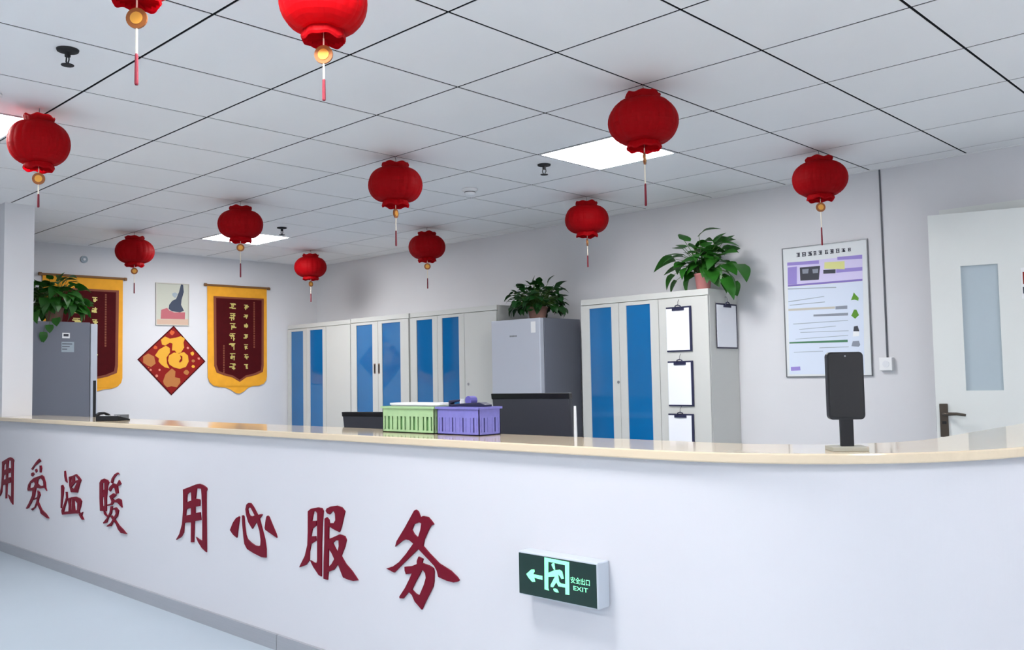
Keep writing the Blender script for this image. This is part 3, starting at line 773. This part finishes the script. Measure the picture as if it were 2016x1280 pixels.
def pennant(y0, y1, label, seed):
    """silk banner: y0..y1 across, hung from a rod at z 2.25"""
    t = thing('silk_banner', (0, 0, 0), label, 'banner', 'award banners on the left wall')
    W_ = y1 - y0
    F = lambda u: (y0 + u * W_) * 1000
    cloth = [(F(0), 2240), (F(1), 2246), (F(1.0), 1285), (F(.985), 1240), (F(.94), 1205), (F(.86), 1185), (F(.76), 1180), (F(.68), 1165), (F(.6), 1125), (F(.53), 1105),
             (F(.47), 1110), (F(.38), 1150), (F(.3), 1172), (F(.2), 1178), (F(.1), 1195), (F(.04), 1230), (F(0.01), 1280)]
    # gently rippling cloth
    rip = lambda a, b, d: (XL + d + .004 * math.sin(a * .021) * (2245 - b) / 1000 + .004, a / 1000, b / 1000)
    MB().prism(cloth, [], rip, .004, .007).build('fringe_cloth', 'pennant_yellow', t)
    mar = [(F(.1), 2135), (F(.945), 2137), (F(.94), 1400), (F(.925), 1335), (F(.8), 1300), (F(.64), 1278), (F(.53), 1230), (F(.41), 1278), (F(.28), 1300), (F(.15), 1330), (F(.11), 1400)]
    flat = lambda a, b, d: (XL + d + .008, a / 1000, b / 1000)
    MB().prism(mar, [], flat, .002, .007).build('centre_panel', 'pennant_maroon', t)
    cm_ = Vector((F(.52), 1700))
    inner = [tuple(cm_ + Vector(((p[0] - cm_.x) * .91, (p[1] - cm_.y) * .955))) for p in mar]
    MB().prism(mar, [inner], flat, .007, .0085).build('border', 'pennant_brown', t)
    random.seed(seed)
    for (u, s) in ((.41, .062), (.635, .046)):
        for r in range(7):
            zc = 2035 - r * 107
            g = MB()
            g.prism([(F(u) - s * 500, zc + s * 560), (F(u) + s * 500, zc + s * 560), (F(u) + s * 500, zc + s * 560 - 9), (F(u) - s * 500, zc + s * 560 - 9)], [], flat, .0075, .009)
            for q in range(6):
                ww, hh = (random.uniform(.3, 1) * s * 480, 6) if q % 2 else (5, random.uniform(.3, .9) * s * 500)
                ox, oz = random.uniform(-.3, .3) * s * 900, random.uniform(-.42, .42) * s * 1000
                g.prism([(F(u) + ox - ww, zc + oz - hh), (F(u) + ox + ww, zc + oz - hh), (F(u) + ox + ww, zc + oz + hh), (F(u) + ox - ww, zc + oz + hh)], [], flat, .0075, .009 + .0002 * q)
            g.build('character', 'gold_print', t)
    for (u, za, zb) in ((.775, 2095, 1604), (.265, 1620, 1312)):
        g = MB()
        z = za
        while z > zb:
            hh = random.uniform(14, 24)
            g.prism([(F(u) - 8, z - hh), (F(u) + 8, z - hh), (F(u) + 8, z), (F(u) - 8, z)], [], flat, .0075, .009)
            z -= hh + 6
        g.build('small_writing', 'pennant_brown', t)
    MB().tube([(XL + .018, y0 - .025, 2.249), (XL + .018, y1 + .02, 2.253)], .011, 10).build('rod', 'rod_brown', t)
    for yy in (y0 - .025, y1 + .02):
        MB().tube([(XL + .018, yy - .012, 2.25), (XL + .018, yy + .012, 2.25)], .016, 10).build('rod_cap', 'rod_brown', t)
    wall_origin(t, (XL, (y0 + y1) / 2, 1.105))
pennant(1.82, 2.52, 'maroon award banner with yellow border right of the red diamond', 5)
pennant(.205, .94, 'maroon award banner with yellow border partly behind the dark fridge', 8)
t = thing('wall_sensor', (XL, .573, 2.415), 'small pale round device high on the left wall', 'sensor')
MB().tube([(0, 0, 0), (.012, 0, 0)], .034, 20).build('plate', 'print_grey', t)
MB().tube([(.012, 0, 0), (.02, 0, 0)], .012, 12).build('button', 'light_frame', t)

# ================================================================== back wall: poster, cable duct, socket, door
po = thing('poster', (0, 0, 0), 'framed notice board poster with purple header on the back wall', 'poster')
def on_back(a, b, d): return (a / 1000, YB - d, b / 1000)
PC = [(552, 2100), (1158, 2090), (1150, 1189), (548, 1192)]
MB().prism([(550, 2096), (1155, 2096), (1155, 1189), (550, 1189)], [], on_back, .0005, .008).build('panel', 'print_panel', po)
MB().prism([(547, 2099), (1158, 2099), (1158, 1186), (547, 1186)], [[(553, 2093), (553, 1192), (1152, 1192), (1152, 2093)]], on_back, .0005, .014).build('frame', 'frame_grey', po)
keys = []
pm = MB()
for k, (c, pl) in enumerate(POSTER[1:]):
    if c not in keys: keys.append(c)
    pm.cur = keys.index(c)
    if c == 'title':          # a heading character: bars and an upright instead of a solid block
        (xa, _), (xb, _) = pl[0], pl[1]
        zt_, zb_ = pl[0][1], pl[3][1]
        w_, h_ = xb - xa, zt_ - zb_
        for (u0, u1, v0, v1) in ((0, 1, .82, 1), (.1, .9, .42, .58), (0, 1, 0, .16), ((.4, .62, 0, 1) if k % 2 else (.1, .32, 0, 1)), ((.75, .95, .2, .8) if k % 3 else (.7, .9, 0, .5))):
            pm.prism([(xa + u0 * w_, zb_ + v0 * h_), (xa + u1 * w_, zb_ + v0 * h_), (xa + u1 * w_, zb_ + v1 * h_), (xa + u0 * w_, zb_ + v1 * h_)], [], on_back, .008, .0084 + .00004 * k)
        continue
    pm.prism(pl, [], on_back, .008, .0084 + .00004 * k)
pm.build('printed_sheet', ['print_' + c for c in keys], po)
wall_origin(po, (.852, YB, 1.187))

ob = thing('socket_box', (1.256, YB, 1.22), 'white surface socket box at the end of the cable duct', 'socket')
box(-.045, .04, -.035, 0, 0, .085).build('box', 'white_plastic', ob, bevel=.004)
MB().tube([(0, -.035, .042), (0, -.037, .042)], .022, 20).build('socket_face', 'light_frame', ob)
cd = thing('cable_duct', (1.256, YB, 1.305), 'thin cable duct running down from the ceiling, its shadow edge painted in as dark grey', 'cable duct')
box(-.005, .005, -.009, 0, 0, ZC - 1.305 - .001).build('duct', 'duct_shadow_grey', cd, bevel=.002)

dr = struct(thing('door_1', (1.64, 2.9, 0.0), 'white door standing ajar with a frosted glass strip', None, rz=math.radians(17)))
g0, g1, gz0, gz1 = .166, .362, 1.092, 1.833
dm_ = MB()
dm_.box(0, g0, 0, .04, FZ + .01, 2.152).box(g1, .92, 0, .04, FZ + .01, 2.152).box(g0, g1, 0, .04, FZ + .01, gz0).box(g0, g1, 0, .04, gz1, 2.152)
dm_.build('door_leaf', 'door_white', dr)
box(g0, g1, .014, .022, gz0, gz1).build('glass_pane', 'frosted_glass', dr)
hp = box(.018, .064, -.008, 0, .818, 1.016).build('handle_plate', 'handle_bronze', dr, bevel=.003)
MB().tube([(.042, -.006, .955), (.042, -.045, .955), (.055, -.052, .956), (.11, -.052, .957), (.158, -.048, .95)], [.011, .011, .0105, .009, .008], 12).build('lever', 'handle_bronze', hp, True)
box(.03, .053, -.0095, -.008, .895, .912).build('keyhole', 'dark_gap', hp)
box(-.0015, 0, .008, .032, .85, 1.0).build('latch_plate', 'chrome', dr)
nt_ = MB(); nt_.box(.478, .60, -.002, 0, 1.62, 1.80)
nt_.build('notice', 'white_plastic', dr)
nt_ = MB(); nt_.box(.487, .52, -.0035, -.002, 1.705, 1.775)
nt_.build('notice_emblem', 'print_red', dr)
nt_ = MB(); nt_.box(.484, .59, -.0035, -.002, 1.65, 1.688)
nt_.build('notice_writing', 'print_darkgrey', dr)

# ================================================================== things on and behind the counter
def rrect(w, h, r, n=5):
    pts = []
    for cx, cy, a0 in ((w/2 - r, h/2 - r, 0), (-w/2 + r, h/2 - r, 90), (-w/2 + r, -h/2 + r, 180), (w/2 - r, -h/2 + r, 270)):
        for k in range(n + 1):
            a = math.radians(a0 + 90 * k / n)
            pts.append((cx + r * math.cos(a), cy + r * math.sin(a)))
    return pts
# face terminal, turned towards the visitor
ft = thing('face_terminal', (2.548, -.43, ZT), 'black face recognition terminal on a grey base', 'terminal', rz=math.radians(40))
ft.scale = (.80, .885, .90)
fr = lambda a, b, d: (a, d, b)
MB().prism(rrect(.118, .198, .014), [], lambda a, b, d: (a, d, .19 + b), -.012, .012).build('housing', 'black_plastic', ft, bevel=.003)
MB().prism(rrect(.108, .186, .010), [], lambda a, b, d: (a, d, .192 + b), -.0132, -.0118).build('screen', 'black_screen', ft)
MB().tube([(0, -.0125, .277), (0, -.0138, .277)], .003, 10).build('camera_lens', 'frame_grey', ft)
box(-.021, .021, -.008, .008, .012, .10).build('stem', 'black_plastic', ft, bevel=.002)
box(-.058, .058, -.04, .05, 0, .013).build('base', 'base_beige', ft, bevel=.002)

# plastic baskets
def basket(x0, x1, y0, y1, h, m, md, label, nslot, flare=.006):
    t = thing('storage_basket', ((x0 + x1) / 2, (y0 + y1) / 2, ZT), label, 'basket', 'plastic baskets on the counter')
    w, d = (x1 - x0) / 2, (y1 - y0) / 2
    b = MB()
    b.box(-w, w, -d, d, 0, .004)
    # ribbed walls: top and bottom rails with uprights between open slots
    zs0, zs1 = .012, h * .62
    for (fa, fb, fixed, horiz) in ((-w, w, -d, True), (-w, w, d - .003, True), (-d, d, -w, False), (-d, d, w - .003, False)):
        def bx(a0, a1, z0, z1):
            if horiz: b.box(a0, a1, fixed, fixed + .003, z0, z1)
            else: b.box(fixed, fixed + .003, a0, a1, z0, z1)
        bx(fa, fb, 0, zs0); bx(fa, fb, zs1, h)
        nn = nslot if horiz else nslot // 2
        st = (fb - fa) / nn
        for k in range(nn + 1):
            c = fa + st * k
            ww = .006 if k % 3 else .011
            bx(max(fa, c - ww), min(fb, c + ww), zs0, zs1)
    b.build('body', m, t)
    r = MB()
    r.box(-w - flare, w + flare, -d - flare, -d, h - .008, h).box(-w - flare, w + flare, d, d + flare, h - .008, h).box(-w - flare, -w, -d, d, h - .008, h).box(w, w + flare, -d, d, h - .008, h)
    r.build('rim', m, t)
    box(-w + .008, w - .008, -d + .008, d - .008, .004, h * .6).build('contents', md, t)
    return t
basket(.652, .966, -.49, -.36, .104, 'green_plastic', 'basket_green_dark', 'pale green slotted plastic basket on the counter', 12)
basket(.985, 1.212, -.49, -.38, .104, 'purple_plastic', 'basket_dark', 'lilac slotted plastic basket on the counter', 12)
tr_ = thing('white_tray', (.815, -.425, ZT + .1045), 'shallow white tray resting on the green basket', 'tray')
m = MB()
m.prism(rrect(.29, .10, .03), [], lambda a, b, d: (a, b, d), 0, .004)
m.prism(rrect(.30, .11, .034), [rrect(.284, .092, .027)], lambda a, b, d: (a, b, d), .004, .012)
m.build('tray', 'white_plastic', tr_)
# objects sticking out of the lilac basket
bd = thing('tape_dispenser', (1.115, -.435, ZT + .1045), 'dark blue tape dispenser lying on the lilac basket', 'tape dispenser')
MB().prism([(-.09, 0), (.09, 0), (.09, .008), (.06, .016), (-.02, .012), (-.06, .010), (-.09, .006)], [], lambda a, b, d: (a, d, b), -.02, .02).build('body', 'clipboard_navy', bd, bevel=.002)
MB().tube([(.0, -.016, .022), (.0, .016, .022)], .017, 18).build('tape_roll', 'basket_dark', bd)
sp = thing('stapler', (1.02, -.425, ZT + .1045), 'small dark stapler between the two baskets', 'stapler')
MB().prism([(-.03, 0), (.034, 0), (.034, .006), (-.02, .008), (-.022, .012), (.03, .020), (.034, .026), (-.03, .022)], [], lambda a, b, d: (a, d, b), -.012, .012).build('body', 'clipboard_navy', sp, bevel=.002)
box(.030, .036, -.008, .008, .004, .028).build('end_cap', 'white_plastic', sp)

# monitors seen from behind, on the inner desk
DZ = .775
def monitor(x, y, w, h, ztop, rz, label, tilt=-.15):
    t = thing('computer_monitor', (x, y, DZ), label, 'monitor', 'monitors behind the counter', rz)
    top = ztop - DZ
    def tl(px, py, pz):   # lean the panel back
        zz = pz - (top - h)
        return (px, py + zz * tilt, pz)
    def slab(mb, a0, a1, y0, y1, z0, z1):
        vs = [tl(px, py, pz) for pz in (z0, z1) for py in (y0, y1) for px in (a0, a1)]
        mb.add(vs, [(0, 2, 3, 1), (4, 5, 7, 6), (0, 1, 5, 4), (1, 3, 7, 5), (3, 2, 6, 7), (2, 0, 4, 6)])
        return mb
    slab(MB(), -w/2, w/2, 0, .03, top - h, top).build('back_shell', 'monitor_back', t, bevel=.006)
    slab(MB(), -w/2 + .004, w/2 - .004, .03, .036, top - h + .004, top - .004).build('screen', 'black_screen', t)
    slab(MB(), -w/2 - .002, w/2 + .002, -.002, .03, top - .022, top + .002).build('top_bezel', 'black_plastic', t, bevel=.003)
    box(-.03, .03, -.015, .01, .012, top - h + .1).build('stand_neck', 'black_plastic', t)
    box(-.11, .11, -.07, .1, 0, .012).build('stand_foot', 'black_plastic', t, bevel=.004)
    return t
monitor(1.035, .0, .355, .29, 1.150, math.radians(16), 'black monitor between the lilac basket and the silver fridge')
monitor(-.03, .0, .36, .26, 1.060, math.radians(16), 'black monitor half hidden behind the green basket')
# pen / antenna next to the monitor
an = thing('wireless_router', (1.255, .0, DZ), 'white antenna of a router standing beside the black monitor', 'router')
box(-.05, .05, -.03, .05, 0, .03).build('body', 'white_plastic', an, bevel=.004)
MB().tube([(0, 0, .03), (0, 0, .22), (0, 0, .325)], [.007, .007, .005], 10).build('antenna', 'white_plastic', an)

# small desk machine at the far end
ph = thing('label_printer', (-1.84, -.55, ZT), 'small dark desk telephone on the counter beside the dark fridge', 'telephone', rz=math.radians(30))
ph.name = 'desk_telephone'
ph.scale = (.62, .62, .62)
MB().prism([(-.09, 0), (.09, 0), (.09, .012), (-.09, .05)], [], lambda a, b, d: (d, a, b), -.11, .13).build('base', 'black_plastic', ph, bevel=.003)
for a in range(7):
    for b in range(2):
        box(-.07 + a * .025, -.054 + a * .025, -.07 + b * .03, -.05 + b * .03, .03, .0515 - b * .004).build('key', 'white_plastic', ph)
MB().tube([(-.10, -.09, .05), (-.095, -.06, .07), (-.09, .0, .074), (-.095, .06, .055), (-.10, .09, .035)], [.02, .016, .012, .016, .02], 10).build('handset', 'black_plastic', ph, True)
box(-.02, .12, .05, .085, .012, .055).build('display', 'frame_grey', ph)

# ================================================================== red paper lanterns
def make_lantern(label, seed, rs=1.0, tail=1.0):
    random.seed(seed)
    t = thing('paper_lantern', (0, 0, 0), label, 'lantern', 'red paper lanterns under the ceiling')
    R, H, z1 = .161 * rs, .258, -.042
    zb = z1 - H
    prof = []
    cr_, ch = .080 * rs, .030
    prof.append((cr_ * .97, zb)); prof.append((cr_ * 1.02, zb + .008)); prof.append((cr_ * .93, zb + ch))
    for k in range(1, 16):
        s = k / 16
        an = math.pi * s
        z = zb + ch + (H - 2 * ch) * (0.5 - 0.5 * math.cos(an))
        prof.append((cr_ * .9 + (R - cr_ * .9) * math.sin(an) ** 1.02, z))
    prof.append((cr_ * .93, z1 - ch)); prof.append((cr_ * 1.02, z1 - .008)); prof.append((cr_ * .97, z1))
    ph1, ph2 = random.uniform(0, 6), random.uniform(0, 6)
    NR = 20
    rf = lambda a, z: 1 + .016 * abs(math.sin(a * NR / 2)) - .012 + .012 * math.sin(3 * a + ph1) + .012 * math.sin(5 * a + ph2 + 8 * z)
    zf = lambda a, z: (.0035 * math.sin(7 * a + ph2) + .003 * math.sin(4 * a + ph1)) * (1 if (z > z1 - .02 or z < zb + .02) else .4)
    b = MB()
    b.lathe(prof, NR * 6, rf=rf, zf=zf)
    b.build('paper_body', 'lantern_red', t)
    # folded paper vanes inside, closing the two openings
    v = MB()
    for k in range(NR):
        a = 2 * math.pi * k / NR
        c, s = math.cos(a), math.sin(a)
        v.add([(c * .004, s * .004, zb + .006), (c * .072 * rs, s * .072 * rs, zb + .006), (c * .068 * rs, s * .068 * rs, zb + .04), (c * .09 * rs, s * .09 * rs, zb + .09), (c * .09 * rs, s * .09 * rs, z1 - .09), (c * .068 * rs, s * .068 * rs, z1 - .04), (c * .072 * rs, s * .072 * rs, z1 - .006), (c * .004, s * .004, z1 - .006)], [tuple(range(8))])
    v.build('paper_fold', 'lantern_red', t)
    MB().tube([(0, 0, 0.0), (.004, 0, -.02), (0, 0, z1 - .05)], .0016, 6).build('hanging_wire', 'wire', t)
    zm = zb - .042
    MB().tube([(0, 0, zb + .03), (0, 0, zm + .028)], .0022, 6).build('cord', 'cord_cream', t)
    # medallion facing the visitor: disc lying in the vertical plane
    d = MB()
    d.tube([(-.0035, 0, zm), (.0035, 0, zm)], .0285, 22)
    md = d.build('medallion', 'bronze_disc', t)
    e = MB()
    for sx in (-1, 1):
        e.prism([(.017 * math.cos(2 * math.pi * k / 16) , .017 * math.sin(2 * math.pi * k / 16)) for k in range(16)], [], lambda a, b_, dd: (dd, a, zm + b_), sx * .0035, sx * .0052)
    e.build('medallion_emblem', 'gold', md)
    MB().tube([(0, 0, zm - .027), (0, 0, zm - .027 - .098 * tail)], .0030, 8).build('cord', 'cord_cream', t)
    MB().tube([(0, 0, zm - .118 * tail), (0, 0, zm - .128 * tail), (0, 0, zm - .225 * tail), (0, 0, zm - .23 * tail)], [.002, .0048, .0056, .004], 8).build('tassel', 'tassel_red', t)
    return t
LAN = [(2.0, -2.9, 'red paper lantern over the floor in front of the counter, beside the black sprinkler'), (2.19, -2.03, 'red paper lantern in front of the counter, tail over the 用 character'),
       (-1.65, -2.09, 'red paper lantern under the LED panel by the partition wall'), (2, 1, 'red paper lantern hanging in front of the LED panel over the cabinets'),
       (2, 4, 'red paper lantern hanging in front of the wall poster'), (-1, 1, 'red paper lantern in the middle of the ceiling by the smoke detector'),
       (-1, 4, 'red paper lantern over the silver fridge and the clipboard cabinet'), (-4, 1, 'red paper lantern hanging in front of the LED panel above the banners'),
       (-4, 4, 'red paper lantern over the two-door file cabinet'), (-7, 4, 'red paper lantern in the corner over the corner file cabinet'),
       (-7, 1, 'red paper lantern above the framed picture and the left banner')]
for k, (i, j, lab) in enumerate(LAN):
    o = make_lantern(lab, 20 + k, [.8, .83, .85][k] if k < 3 else 1.0, [.8, .62, .6, .95, 1, .85, .8, .95, .85, .8, .85][k])
    o.location = (i * TILE, j * TILE, ZC)
    # medallions hang on loose threads, each turned a little differently
    o.rotation_euler = (0, 0, [-.8, -.9, -.6, .45, -.75, .4, .5, -.5, -.6, .2, -.3][k])
